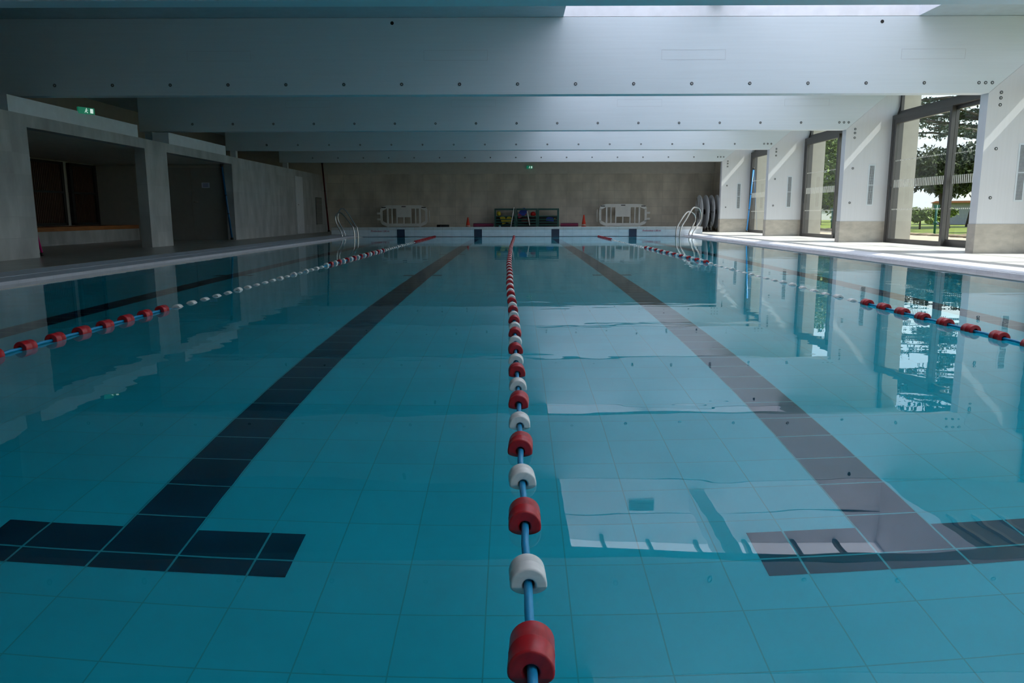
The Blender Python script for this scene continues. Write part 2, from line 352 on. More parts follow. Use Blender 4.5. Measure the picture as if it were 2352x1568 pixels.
# fascia boxes above the left wall
for n, (y0, y1) in enumerate(((7.3, 10.6), (10.95, 14.66), (15.95, 19.05)), 1):
    b = MB(); b.prism([(XL-.02, 2.1), (XL-.02, 2.33), (XL-.35, 2.33), (XL-.35, 2.1)], y0, y1); struct(b.build('trim_%d' % n, FASCIA))

# ---------------------------------------------------------------- portal frames
where = ['behind the camera end of the hall', 'above the near end of the pool', 'just clipped by the top edge of the view', 'nearest seen whole', 'second seen whole', 'third seen whole', 'furthest, before the end wall']
def bolt(parent, x, z, y, r=.022, n=12):
    o = MB().lathe([(r, 0), (r, -.004), (r*.62, -.004), (r*.62, -.001)], 'y', (x, y, z), n).build('bolt', BOLT, parent)
    return o
bolt_proto = {}
for i, y in enumerate(FY):
    if i == 0: continue
    P = empty('portal_frame', (7.55, y, DK)); tag(P, 'white roof beam on a window-side leg, %s' % where[i], 'roof beam', 'white roof frames across the hall')
    L = Vector(P.location)
    def off(o): o.location = (-L.x, -L.y, -L.z); return o
    t = .2; zb = 2.37 if i == 2 else 2.43
    b = MB().prism([(-8.12, zb), (7.03, zb), (8.3, CZ-.002), (-8.12, CZ-.002)], y, y+t); bm_ = off(b.build('beam', WHITE, P, bevel=.006))
    b = MB().prism([(7.033, DK), (8.1, DK), (8.1, 2.75), (8.28, 3.515), (7.033, 2.43)], y+.001, y+t-.001); off(b.build('leg', LEGW, P))
    b = MB().box(7.024, 8.08, y-.006, y+t+.006, DK, .492); off(b.build('tiled_plinth', BASET, P))
    b = MB().box(-8.02, -7.86, y+.03, y+.17, 2.1, 2.43); off(b.build('post', WHITE, P))
    if i >= 2:
        xs = [-6.97+.8683*k for k in range(16)] + [6.87, 6.97, 7.07]
        pts = [(x, 2.58) for x in xs] + [(7.22, 2.44), (7.22, 2.36), (7.22, 2.26), (7.225, 1.62), (7.21, .89)]
        for k, (x, zz) in enumerate(pts):
            if 'm' not in bolt_proto:
                o = MB().lathe([(.024, 0), (.024, -.004), (.014, -.004), (.014, -.001)], 'y', (0, 0, 0), 14).build('bolt', BOLT, P)
                c2 = MB().lathe([(.012, 0), (.012, -.006)], 'y', (0, 0, 0), 10).build('bolt_centre', BOLTC, o); bolt_proto['m'] = o
            elif bolt_proto.get('used'): o = dup(bolt_proto['m'], P)
            else: o = bolt_proto['m']
            bolt_proto['used'] = 1
            o.parent = P; o.location = (x-L.x, (y-.001)-L.y, zz-L.z)
        for x in (-1.88, 5.36):
            off(MB().lathe([(.026, 0), (.026, -.003)], 'y', (x, y-.0005, 3.45), 14).build('drilled_hole', DARK, P))
        for x0 in (-4.95, -1.42, 2.12, 5.68):
            b = MB(); x1 = x0+.95; z0, z1 = 2.92, 3.065; g = .0035
            for q in ((x0, x1, z0, z0+g), (x0, x1, z1-g, z1), (x0, x0+g, z0, z1), (x1-g, x1, z0, z1)): b.box(q[0], q[1], y-.0015, y-.0002, q[2], q[3])
            off(b.build('cover_plate_joint', mat('joint_grey', (.52, .54, .56), .6) if 'jg' not in bolt_proto else bolt_proto['jg'], P))
            bolt_proto['jg'] = bpy.data.materials['joint_grey']
        x0, x1, z0, z1 = 7.592, 7.688, .855, 1.675
        fr = MB().box(x0-.025, x1+.025, y-.004, y-.0005, z0-.025, z1+.025).build('grille_frame', WHITE, P); off(fr)
        bk = MB().box(x0, x1, y-.006, y-.0042, z0, z1).build('grille_opening', DARK, fr)
        b = MB(); nz_ = 46
        for k in range(nz_+1):
            zz = z0+(z1-z0)*k/nz_; b.box(x0, x1, y-.010, y-.0062, zz-.0022, zz+.0022)
        for k in range(6):
            xx = x0+(x1-x0)*k/5; b.box(xx-.002, xx+.002, y-.010, y-.0062, z0, z1)
        b.box(x0, x1, y-.011, y-.0062, (z0+z1)/2-.008, (z0+z1)/2+.008)
        b.build('grille_mesh', WHITE, fr)

# ---------------------------------------------------------------- sliding windows between the frames
for n in range(len(FY)-1):
    ya, yb = FY[n]+.2, FY[n+1]
    w = empty('window_%d' % (n+1), (GX, (ya+yb)/2, DK)); struct(w); L = Vector(w.location)
    def off(o): o.location = (-L.x, -L.y, -L.z); return o
    b = MB()
    b.box(8.0, 8.2, yb-.10, yb-.002, DK, 2.71); b.box(8.0, 8.2, ya+.002, ya+.10, DK, 2.71)
    b.box(8.0, 8.2, ya+.10, yb-.10, 2.62, 2.71); b.box(8.12, 8.2, ya+.002, yb-.002, 2.71, 2.80); b.box(8.12, 8.2, ya+.10, yb-.10, DK, .10)
    b.box(8.14, 8.2, yb-.06, yb-.002, 2.80, CZ-.002); b.box(8.14, 8.2, ya+.002, ya+.06, 2.80, CZ-.002)
    off(b.build('frame', FRAME, w))
    ym = ya + (yb-ya)*.53
    # fixed pane (near half)
    fp = MB(); fp.box(8.10, 8.16, ya+.10, ym+.06, .0+.10, .17); fp.box(8.10, 8.16, ya+.10, ym+.06, 2.55, 2.62); fp.box(8.10, 8.16, ya+.1, ya+.15, .17, 2.55); fp.box(8.10, 8.16, ym-.0, ym+.06, .17, 2.55)
    fpo = off(fp.build('fixed_sash', FRAME, w))
    MB().box(8.127, 8.133, ya+.15, ym, .17, 2.55).build('glass', GLASS, fpo)
    # sliding leaf (far half)
    lf = MB(); y0, y1 = ym-.03, yb-.105
    lf.box(8.005, 8.075, y0, y0+.08, DK+.01, 2.63); lf.box(8.005, 8.075, y1-.08, y1, DK+.01, 2.63); lf.box(8.005, 8.075, y0+.08, y1-.08, DK+.01, .13); lf.box(8.005, 8.075, y0+.08, y1-.08, 2.53, 2.63)
    lfo = off(lf.build('sliding_leaf', FRAME, w))
    MB().box(8.037, 8.043, y0+.08, y1-.08, .13, 2.53).build('glass', GLASS, lfo)
    MB().box(7.985, 8.004, y1-.06, y1-.03, .95, 1.22).build('handle', BOLT, lfo)
    off(MB().box(8.167, 8.173, ya+.06, yb-.06, 2.80, CZ-.002).build('transom_glass', GLASS, w))
    for (X, a, c, par) in ((8.125, ya+.16, ym-.01, fpo), (8.035, y0+.09, y1-.09, lfo)):
        d = MB(); yy = a
        while yy < c:
            d.box(X-.002, X-.0005, yy, min(yy+.028, c), 1.20, 1.36); yy += .062
        d.build('frosted_stripes', DECAL, par)
        for zz in (.745, 1.76):
            d = MB(); yy = a
            while yy < c: d.box(X-.002, X-.0005, yy, min(yy+.028, c), zz-.012, zz+.012); yy += .062
            d.build('dotted_film_line', DECAL, par)
    pi = struct(MB().box(8.205, 8.58, yb, yb+.72, -.3, CZ).build('outer_pier', SHEL))

# ---------------------------------------------------------------- lane lines
def float_mesh(r, l, name, m):
    bmb = MB(); h = l/2; ri = .0125; bv = .0035
    prof = [(ri, -h+.003), (ri+.0025, -h), (ri+.004, -h-.0003), (r-bv-.001, -h), (r-bv, -h), (r-bv*.3, -h+bv*.3), (r, -h+bv), (r, -h+bv+.001), (r, -.0012), (r+.0004, -.0008), (r+.0004, .0008), (r, .0012), (r, h-bv-.001), (r, h-bv), (r-bv*.3, h-bv*.3), (r-bv, h), (r-bv-.001, h), (ri+.0025, h), (ri, h-.003)]
    bmb.lathe(prof, 'y', (0, 0, 0), 32, closed=True)
    bmesh.ops.recalc_face_normals(bmb.bm, faces=bmb.bm.faces)
    me = bpy.data.meshes.new(name); bmb.bm.to_mesh(me); bmb.bm.free(); me.materials.append(m); return me
FR = float_mesh(.0368, .090, 'red_float', RED); FWt = float_mesh(.0355, .068, 'white_float', WFL)
FWr = float_mesh(.035, .072, 'white_float', WFL)
def interp(tab, y):
    for (a, xa), (c, xc) in zip(tab, tab[1:]):
        if y <= c: 
            t = (y-a)/(c-a); t = t*t*(3-2*t); return xa+(xc-xa)*t
    return tab[-1][1]
def lane_line(label, tab, first, colour, zf0, step=.273):
    zf = lambda k, y: zf0(k, y)+WZ
    root = empty('lane_line', (interp(tab, 0), YE, 0)); tag(root, label, 'lane line', 'lane lines floating along the pool'); L = Vector(root.location)
    ys = []; y = first
    while y < YE-.05: ys.append(y); y += step
    pts = []; y0 = -.55
    zs = [zf(k, y) for k, y in enumerate(ys)]
    P = [(interp(tab, y0), y0, WZ)]
    for k, y in enumerate(ys):
        P += [(interp(tab, y-.06), y-.06, zs[k]), (interp(tab, y+.06), y+.06, zs[k])]
        if k < len(ys)-1: P.append((interp(tab, y+step/2)+rnd.uniform(-.003, .003), y+step/2, (zs[k]+zs[k+1])/2+.003))
    P.append((interp(tab, YE), YE-.004, WZ+.015))
    b = MB(); b.tube([Vector(p)-L for p in P], .0083, 10); b.build('rope', ROPE, root)
    for k, y in enumerate(ys):
        red = colour(k, y); me = FR if red else (FWt if colour(k+1, y+step) or colour(k-1, y-step) or zs[k] > WZ-.008 else FWr)
        o = bpy.data.objects.new('float', me); COL.objects.link(o); o.parent = root
        dx = (interp(tab, y+.05)-interp(tab, y-.05))/.1
        o.location = (interp(tab, y)-L.x, y-L.y, zs[k]); o.rotation_euler = (rnd.uniform(-.02, .02), rnd.uniform(0, 6), -math.atan(dx)+rnd.uniform(-.05, .05))
        o['label'] = 'red float' if red else 'white float'
r3 = random.Random(3)
lane_line('middle lane rope of alternating red and white floats, starting right below the viewer', [(-1, -.05), (1, -.05), (2.5, -.06), (4, -.072), (8.3, -.128), (11, -.155), (15, -.155), (24.7, -.09)], 1.095, lambda k, y: k % 2 == 0, lambda k, y: .009 if k % 2 == 0 else .003)
zwl = [r3.choice((-.021, -.019, -.004, -.016, -.010)) for _ in range(120)]
lane_line('left lane rope, all red floats near the viewer, then white, mixed, white and red', [(-1, -2.66), (4, -2.68), (10, -2.70), (24.7, -2.64)], .79, lambda k, y: y < 5.6 or (10.3 < y < 15.1 and k % 2 == 0) or y > 19.6, lambda k, y: .006 if (y < 5.6 or y > 19.6 or 10.3 < y < 15.1) else zwl[k], .264)
zwr = [r3.choice((-.022, -.020, -.024, -.019, -.012)) for _ in range(120)]
lane_line('right lane rope beside the window side, with long white middle section', [(-1, 2.64), (4, 2.66), (11, 2.71), (24.7, 2.62)], .671, lambda k, y: y < 6.0 or (10.9 < y < 16.0 and k % 2 == 0) or y > 21.4, lambda k, y: .006 if (y < 6.0 or y > 21.4 or 10.9 < y < 16.0) else zwr[k])

# ---------------------------------------------------------------- pool ladders
def ladder(label, near, far, ynear, yfar, sx):
    near = [(x*1.055, .65+(z_-.65)*1.055) for x, z_ in near]; far = [(x*1.055, .65+(z_-.65)*1.055) for x, z_ in far]; ynear *= 1.055; yfar *= 1.055
    root = empty('pool_ladder', (sx*4.9, ynear, DK)); tag(root, label, 'pool ladder', 'steel pool ladders at the far corners'); L = Vector(root.location)
    def smooth(pts):
        for _ in range(2):
            q = [pts[0]]
            for a, c in zip(pts, pts[1:]): q += [a.lerp(c, .25), a.lerp(c, .75)]
            q.append(pts[-1]); pts = q
        return pts
    for prof, y in ((near, ynear), (far, yfar)):
        P = smooth([Vector((x, y, z_)) for x, z_ in prof]); MB().tube([p-L for p in P], .019, 10).build('handrail', STEEL, root)
    for k, z_ in enumerate((-.16, -.41, -.66)):
        MB().box(near[0][0]-.03-L.x, near[0][0]+.03-L.x, 0, yfar-ynear, z_-.015-L.z, z_+.015-L.z).build('tread', STEEL, root, bevel=.004)
ladder('steel pool ladder at the far right corner of the pool', [(4.72, -.8), (4.72, .22), (4.86, .42), (5.04, .76), (5.12, .86), (5.26, .84), (5.33, .70), (5.33, .48), (5.20, .28), (5.10, .10), (5.10, .03)],
       [(4.72, -.8), (4.72, .22), (4.80, .36), (4.98, .66), (5.08, .74), (5.18, .72), (5.28, .62), (5.30, .48), (5.20, .28), (5.12, .10), (5.12, .03)], 22.2, 22.7, 1)
ladder('dark-looking steel pool ladder at the far left corner of the pool', [(-4.72, -.8), (-4.72, .22), (-4.82, .40), (-5.04, .68), (-5.14, .74), (-5.24, .68), (-5.27, .56), (-5.25, .42), (-5.10, .14), (-5.08, .03)],
       [(-4.72, -.8), (-4.72, .22), (-4.80, .36), (-5.06, .80), (-5.16, .86), (-5.26, .80), (-5.31, .62), (-5.30, .46), (-5.14, .18), (-5.10, .03)], 22.2, 22.7, -1)

# ---------------------------------------------------------------- things by the far wall
def barrier(label, x0, x1, y, flip, top):
    cx = (x0+x1)/2; root = empty('crowd_barrier', (cx, y, DK)); tag(root, label, 'barrier', 'white plastic barriers at the end wall')
    w = (x1-x0)/2; H = top-DK; t = .025; zb = .24
    b = MB()
    b.prism([(-w*.72, H), (w*.72, H), (w*.94, H-.07), (w, H-.16), (w, H-.20), (w*.90, H-.20), (w*.72, H-.12), (-w*.72, H-.12), (-w*.90, H-.20), (-w, H-.20), (-w, H-.16), (-w*.94, H-.07)], -t, t)
    b.prism([(-w*.72, zb-.05), (w*.72, zb-.05), (w*.94, zb+.03), (w, zb+.12), (w, zb+.15), (w*.90, zb+.15), (w*.72, zb+.06), (-w*.72, zb+.06), (-w*.90, zb+.15), (-w, zb+.15), (-w, zb+.12), (-w*.94, zb+.03)], -t, t)
    for s in (-1, 1): b.box(*sorted((s*w, s*w*.91)), -t, t, zb+.12, H-.18)
    b.build('frame', BARR, root)
    for s in (-1, 1):
        x = s*w*.685; MB().box(x-.03, x+.03, -t-.005, t+.005, zb-.05, H-.02).build('upright', BARR, root)
        MB().prism([(x-.025, 0), (x+.025, 0), (x+.035, zb-.05), (x-.035, zb-.05)], -.03, .03).build('stem', BARR, root)
        MB().box(x-.04, x+.04, -.24, .24, 0, .035).build('foot', BARR, root)
    for u in (-.50, -.30, .30, .50, 0):
        MB().box(u*w-.02, u*w+.02, -.018, .018, zb+.05, (H-.10) if u else .55).build('bar', BARR, root)
    MB().box(-.30*w, .30*w, -.02, .02, .53, H-.11).build('sign_panel', BARR, root)
    for s in (-.85, 0, .85): MB().box(s*w-.08, s*w+.08, -t-.002, -t+.001, H-.065 - (.03 if s else 0), H-.035-(.03 if s else 0)).build('hand_slot', DARK, root)
    for z_ in (.42, .64): MB().box(*sorted((flip*(w+.002), flip*(w+.12))), -.03, .03, z_, z_+.07).build('hook', BARR, root)
    MB().tube([(-flip*(w+.08), 0, .34), (-flip*(w+.08), 0, H-.2)], .014, 8).build('hinge_pin', BARR, root)
barrier('pale plastic crowd barrier left of the green carts', -5.07, -3.32, 28.55, -1, 1.01)
barrier('pale plastic crowd barrier right of the green carts, brighter lit', 3.08, 4.85, 28.55, 1, 1.04)
def cone(label, x, y, h):
    root = empty('traffic_cone', (x, y, DK)); tag(root, label, 'traffic cone', 'orange cones at the end wall')
    MB().box(-.15, .15, -.15, .15, 0, .03).build('base', ORG, root, bevel=.01)
    MB().lathe([(.11, .03), (.022, h), (.012, h+.003)], 'z', n=24).build('body', ORG, root)
    MB().lathe([(.086, h*.30+.02), (.070, h*.44+.02)], 'z', n=24, c=(0, 0, 0)).build('reflective_band', REFW, root)
cone('orange traffic cone between left barrier and green carts', -1.80, 28.4, .52)
cone('orange traffic cone between green carts and right barrier', 2.50, 28.4, .60)
# three green carts
cart_l = ['green metal cart holding yellow floats, leftmost of the three', 'green metal cart with red and blue swim gear, in the middle', 'green metal cart with a clear gap under its top rail, rightmost of three']
carts = []
for k in range(3):
    x0 = -.81+.80*k; root = empty('storage_cart', (x0+.39, 28.5, DK)); tag(root, cart_l[k], 'storage cart', 'green storage carts at the end wall'); w = .368; carts.append(root)
    for sx in (-1, 1):
        for sy in (-1, 1): MB().box(sx*w-.022, sx*w+.022, sy*.22-.02, sy*.22+.02, .08, .84).build('post', GRN, root)
    for sy in (-1, 1):
        MB().box(-w, w, sy*.22-.02, sy*.22+.02, .78, .84).build('top_rail', GRN, root)
        for z_ in (.24, .34, .44, .56): MB().box(-w, w, sy*.22-.014, sy*.22+.014, z_-.016, z_+.016).build('side_bar', GRN, root)
    for sx in (-1, 1):
        MB().box(sx*w-.02, sx*w+.02, -.2, .2, .78, .83).build('end_rail', GRN, root)
    MB().box(-w, w, -.22, .22, .13, .16).build('tray', GRN, root)
    MB().box(-w+.02, w-.02, .19, .20, .16, .56).build('back_mesh', DARK, root)
    for sx in (-1, 1):
        for sy in (-1, 1): MB().lathe([(.04, -.015), (.04, .015)], 'y', (sx*w*.9, sy*.2, .04), 12).build('castor', BLK, root)
def foam(name, label, cat, shape, loc, m, rot=(0, 0, 0), grp=None):
    b = MB()
    if shape[0] == 'ball': 
        r = shape[1]; b.lathe([(r*math.sin(math.pi*j/10)+1e-5, -r*math.cos(math.pi*j/10)) for j in range(11)], 'z', n=16)
    elif shape[0] == 'rod': b.tube([(0, 0, -shape[2]/2), (0, 0, shape[2]/2)], shape[1], 10)
    else:
        sx, sy, sz = shape[1:]; b.prism([(-sx, -sz), (sx, -sz), (sx, sz*.4), (sx*.5, sz), (-sx*.5, sz), (-sx, sz*.4)], -sy, sy)
    o = b.build(name, m); o.location = loc; o.rotation_euler = rot; tag(o, label, cat, grp); return o
g1 = 'foam swim gear in the green carts'
foam('swim_ball', 'yellow ball in the upper left of the left green cart', 'ball', ('ball', .085), (-.66, 28.45, .70), YEL, grp=g1)
foam('kickboard', 'yellow kickboard lying low in the left green cart', 'kickboard', ('pad', .14, .02, .09), (-.48, 28.42, .46), YEL, (0, R(70), 0), g1)
foam('kickboard', 'yellow kickboard beside the lean white pole in left cart', 'kickboard', ('pad', .10, .02, .12), (-.28, 28.40, .47), YEL, (0, R(15), 0), g1)
foam('pull_buoy', 'small pale blue pull buoy at the bottom of left cart', 'pull buoy', ('ball', .045), (-.62, 28.42, .22), mat('pale_blue_foam', (.2, .5, .6), .6), grp=g1)
foam('kickboard', 'blue kickboard sticking up in the middle green cart', 'kickboard', ('pad', .12, .02, .14), (.26, 28.42, .76), BLU, (0, R(40), 0), g1)
foam('kickboard', 'pink kickboard under the blue one in middle cart', 'kickboard', ('pad', .16, .02, .08), (.20, 28.46, .66), PNK, (0, R(-25), 0), g1)
foam('swim_ball', 'red ball in the middle green cart', 'ball', ('ball', .10), (.62, 28.44, .67), mat('red_foam', (.55, .006, .006), .6), grp=g1)
foam('kickboard', 'dark red kickboard low in the middle green cart', 'kickboard', ('pad', .16, .02, .07), (.35, 28.42, .47), DRD, (0, 0, 0), g1)
foam('kickboard', 'dark blue kickboard in the rightmost green cart', 'kickboard', ('pad', .14, .02, .07), (1.25, 28.42, .49), BLU, (0, R(8), 0), g1)
foam('pull_buoy', 'small yellow float in the rightmost green cart', 'pull buoy', ('ball', .025), (1.42, 28.35, .50), YEL, grp=g1)
foam('white_pole', 'short white pole leaning across the left green cart', 'pole', ('rod', .016, .86), (-.16, 28.20, .50), WFL, (0, R(10), 0))
foam('white_pole', 'short white pole leaning across the middle green cart', 'pole', ('rod', .020, .52), (.44, 28.20, .52), WFL, (0, R(-10), 0))
def mats_(label, x0, x1):
    root = empty('foam_mat', ((x0+x1)/2, 28.75, DK)); tag(root, label, 'foam mat', 'purple foam mats at the end wall'); w = (x1-x0)/2
    MB().box(-w, w, -.05, .05, .0, .30).build('mat_body', mat('purple_foam', (.20, .04, .10), .6), root, bevel=.02)
    MB().box(-w, w, -.055, -.051, .22, .26).build('edge_stripe', PNK, root)
mats_('low purple foam mat left of the green carts', -1.62, -.86); mats_('low purple foam mat right of the green carts', 1.66, 2.32)
r_ = empty('rubber_mat_roll', (-2.72, 28.3, DK)); tag(r_, 'black rubber mat roll lying behind the pool end wall', 'mat roll')
MB().tube([(-.22, 0, .13), (.22, 0, .13)], .13, 20).build('roll', BLK, r_); MB().tube([(-.10, 0, .13), (-.06, 0, .13)], .134, 20).build('strap', BOLT, r_)
# cable reels
def reel(label, x0, x1, y):
    root = empty('lane_line_reel', ((x0+x1)/2, y, DK)); tag(root, label, 'storage reel', 'lane line reels by the far right corner'); w = (x1-x0)/2; zc = .70; Rr = .60
    for s in (-1, 1):
        MB().lathe([(.05, -.012), (Rr, -.012), (Rr, .012), (.05, .012)], 'x', (s*w, 0, zc), 40, closed=True).build('flange', FASCIA, root, bevel=.004)
        b = MB()
        for k in range(6):
            a = k*math.pi/3; b.tube([(s*(w+.02), .06*math.cos(a), zc+.06*math.sin(a)), (s*(w+.02), .57*math.cos(a), zc+.57*math.sin(a))], .011, 6)
        b.build('spokes', STEEL, root)
    MB().tube([(-w-.05, 0, zc), (w+.05, 0, zc)], .035, 12).build('axle', STEEL, root)
    MB().lathe([(.09, -w+.013), (.09, w-.013)], 'x', (0, 0, zc), 20).build('drum', BLK, root)
    for s in (-1, 1):
        b = MB(); b.tube([(s*(w+.04), -.35, .04), (s*(w+.04), 0, zc), (s*(w+.04), .35, .04)], .018, 8); b.tube([(s*(w+.04), -.38, .04), (s*(w+.04), .38, .04)], .018, 8); b.build('stand_frame', STEEL, root)
reel('pale round-flanged storage reel, left one in the far right corner', 6.63, 6.86, 27.9)
reel('pale round-flanged storage reel, right one half behind the white leg', 7.06, 7.26, 27.9)

# ---------------------------------------------------------------- poles
def pole(name, label, a, c, r, m, capm=BLK):
    A = Vector(a); Cc = Vector(c); root = empty(name, A); tag(root, label, 'pole', None)
    MB().tube([(0, 0, .0), tuple(Cc-A)], r, 12).build('tube', m, root)
    d = (Cc-A).normalized()
    MB().tube([tuple(d*-.0), tuple(d*.05)], r*1.5, 12).build('foot_cap', capm, root); MB().tube([tuple((Cc-A)), tuple((Cc-A)+d*.06)], r*1.35, 12).build('end_cap', capm, root)
    for q in (.35, .6): MB().tube([tuple((Cc-A)*q), tuple((Cc-A)*q+d*.02)], r*1.2, 12).build('clamp_ring', WFL if m is MAG else capm, root)
pole('telescopic_pole', 'magenta pole leaning in the nearest left wall opening', (-7.27, 11.56, DK+.012), (-7.42, 11.31, 1.75), .017, MAG)
pole('telescopic_pole', 'deep blue pole standing at the edge of the second left opening', (-7.20, 19.22, DK+.012), (-7.38, 19.31, 1.86), .024, BLP2)
pole('telescopic_pole', 'bright blue pole leaning on the window-side leg furthest away', (7.86, 26.12, DK+.015), (8.02, 26.22, 2.14), .022, BLP)
pole('telescopic_pole', 'long dark red pole leaning in the far left corner', (-6.93, 28.2, DK+.015), (-7.10, 28.3, 2.50), .030, DRD)

# ---------------------------------------------------------------- left niche: bench, screens, doors
be = empty('built_in_bench', (-10.16, 14.35, DK)); tag(be, 'tiled bench with orange wooden seat inside the left niche', 'bench')
MB().box(-.48, .5, -5.1, 5.14, 0, .29).build('plinth', LEFTT, be); MB().box(-.5, .5, -5.12, 5.14, .29, .38).build('seat', WOOD, be, bevel=.006)
for k, (y0, y1) in enumerate(((12.9, 14.55), (14.7, 16.35), (16.5, 18.05), (18.3, 19.45))):
    w = empty('slatted_screen', (-10.66, (y0+y1)/2, .43)); tag(w, 'dark wooden slat screen above the bench, %s' % ('hidden nearest one', 'second hidden one', 'left of the two seen', 'right of the two seen')[k], 'screen', 'slat screens above the niche bench'); h = (y1-y0)/2
    b = MB()
    for q in ((-h, -h+.10, 0, 1.46), (h-.10, h, 0, 1.46), (-h, h, 0, .06), (-h, h, 1.40, 1.46), (-h, h, .74, .79)): b.box(-.02, .05, q[0], q[1], q[2], q[3])
    b.build('frame', DARK, w)
    b = MB(); y = -h+.12
    while y < h-.13: b.box(-.01, .02, y, y+.04, .06, 1.40); y += .065
    b.build('slats', SLAT, w)
d = empty('door_1', (-8.1, 19.5, DK)); struct(d)
MB().box(-.88, .80, -.03, 0, 0, 1.86).build('frame', DOORM, d)
for s, (x0, x1) in enumerate(((-.70, -.14), (-.13, .72))):
    lf = MB().box(x0, x1, -.05, -.031, .01, 1.80).build('door_leaf', mat('door_leaf_grey%d' % s, (.30, .29, .265), .5), d)
    if s: 
        MB().tube([(-.08, -.10, .95), (.04, -.10, .95)], .010, 8).build('handle', STEEL, lf)
        nb = MB().box(.13, .33, -.054, -.0505, 1.30, 1.43).build('notice', PAPER, lf)
        for q in range(3): MB().box(.16, .30, -.0555, -.0545, 1.325+q*.032, 1.338+q*.032).build('printed_line', INK, nb)
d = empty('door_2', (XL, 25.23, DK)); struct(d)
lf = MB().box(0, .02, -.42, .42, .015, 1.86).build('door_leaf', DOORW, d); MB().tube([(.05, -.34, .95), (.05, -.24, .95)], .010, 8).build('handle', STEEL, lf)
v = empty('wall_louvre', (XL, 27.7, .32)); tag(v, 'grey louvred vent low on the left wall near the far corner', 'vent')
MB().box(0, .012, -.42, .42, 0, .96).build('backing', BOLT, v); b = MB()
for k in range(20): b.prism([(.012, .02+k*.047), (.035, .005+k*.047), (.035, .012+k*.047), (.012, .035+k*.047)], -.40, .40)
b.build('louvre_blades', DOORM, v)

# exit signs
def exit_sign(label, loc, rz, w, h, flip=1):
    e_ = empty('exit_sign', loc, rz); tag(e_, label, 'exit sign', 'green exit signs')
    MB().box(-w/2, w/2, -.02, .02, 0, h).build('housing', EXG, e_)
    b = MB(); q = w*.22*flip
    b.box(*sorted((q, q+flip*w*.18)), -.0225, -.0205, h*.15, h*.85); b.build('doorway_symbol', EXW, e_)
    b = MB(); x = -w*.02*flip; b.tube([(x, -.0215, h*.72), (x-.006*flip, -.0215, h*.40)], h*.06, 6); b.tube([(x-.006*flip, -.0215, h*.42), (x+.02*flip, -.0215, h*.15)], h*.05, 6); b.tube([(x-.006*flip, -.0215, h*.42), (x-.03*flip, -.0215, h*.2)], h*.05, 6); b.tube([(x-.02*flip, -.0215, h*.55), (x+.025*flip, -.0215, h*.62)], h*.04, 6)
    b.lathe([(h*.075*math.sin(math.pi*j/6)+1e-5, -h*.075*math.cos(math.pi*j/6)) for j in range(7)], 'y', (x+.004*flip, -.0215, h*.84), 8); b.build('running_figure', EXW, e_)
exit_sign('green exit sign high on the far end wall', (.50, 28.95, 2.345), 0, .23, .11)
exit_sign('green exit sign hanging over the left wall opening', (XL+.04, 12.83, 2.30), R(60), .27, .10)

# ---------------------------------------------------------------- outdoors
struct(MB().box(8.3, 13.0, -20, 40, -.3, -.02).build('gravel_path', GRAV))
b = MB(); b.prism([(13.0, -.3), (13.0, -.02), (15.0, -.02), (16.5, -.10), (60, .25), (160, .35), (160, -.3)], -60, 240); struct(b.build('lawn', GRASS))
struct(MB().box(8.3, 13.0, 40, 240, -.3, -.03).build('far_gravel', GRAV))
b = MB()
for k in range(60):
    y = 8+k*.7; x = 12.9+rnd.uniform(-.12, .12); b.lathe([(.001, .09*rnd.uniform(.5, 1)), (.22, .04), (.42, -.03)], 'z', (x, y, 0), 9)
tag(b.build('soil_edge', SOIL), 'rough line of soil between gravel path and lawn', 'soil', kind='stuff')
def leaves(b, c, rad, n, s, flat=1.0, r_=None, shell=.45):
    rr = r_ or rnd
    for _ in range(n):
        v = Vector((rr.gauss(0, 1), rr.gauss(0, 1), rr.gauss(0, 1))).normalized()*(shell+(1-shell)*rr.random())
        p = Vector(c)+Vector((v.x*rad[0], v.y*rad[1], v.z*rad[2])); a = Euler((rr.uniform(-1, 1)*flat, rr.uniform(-1, 1)*flat, rr.uniform(0, 6.3))).to_matrix()
        q = s*rr.uniform(.6, 1.3)
        b.bm.faces.new([b.bm.verts.new(p+a@Vector(w)) for w in ((-q, 0, 0), (0, -q*.45, 0), (q, 0, 0), (0, q*.45, 0))])
def cedar(label, x, y, h, rad, h0, seed, n=20):
    q = random.Random(seed); root = empty('cedar_tree', (x, y, 0)); tag(root, label, 'tree', 'trees beyond the lawn')
    b = MB(); b.tube([(0, 0, -.2), (.1, 0, h*.4), (0, .1, h*.75), (0, 0, h)], .3, 10, radii=[.42, .30, .18, .04])
    lv = MB()
    for k in range(n):
        z0 = h0+(h-h0)*(k/n)**1.05; L_ = rad*(1-.55*(k/n)**1.5)*q.uniform(.75, 1.1)
        for j in range(5):
            a = q.uniform(0, 6.28); d = Vector((math.cos(a), math.sin(a), 0)); tip = Vector((0, 0, z0))+d*L_+Vector((0, 0, q.uniform(.0, .5)))
            mid = Vector((0, 0, z0-.05)).lerp(tip, .5)+Vector((0, 0, .12))
            b.tube([(0, 0, z0-.1), tuple(mid), tuple(tip)], .05, 5, radii=[.07, .045, .015])
            for t_ in [u/9 for u in range(2, 10)]:
                p = Vector((0, 0, z0)).lerp(tip, t_)+Vector((q.uniform(-.25, .25), q.uniform(-.25, .25), q.uniform(-.08, .05)))
                leaves(lv, p, (.42, .42, .17), 30, .075, 1.1, q, .1)
    b.build('trunk', BARK, root); lv.build('foliage', LEAFC, root, fix=False)
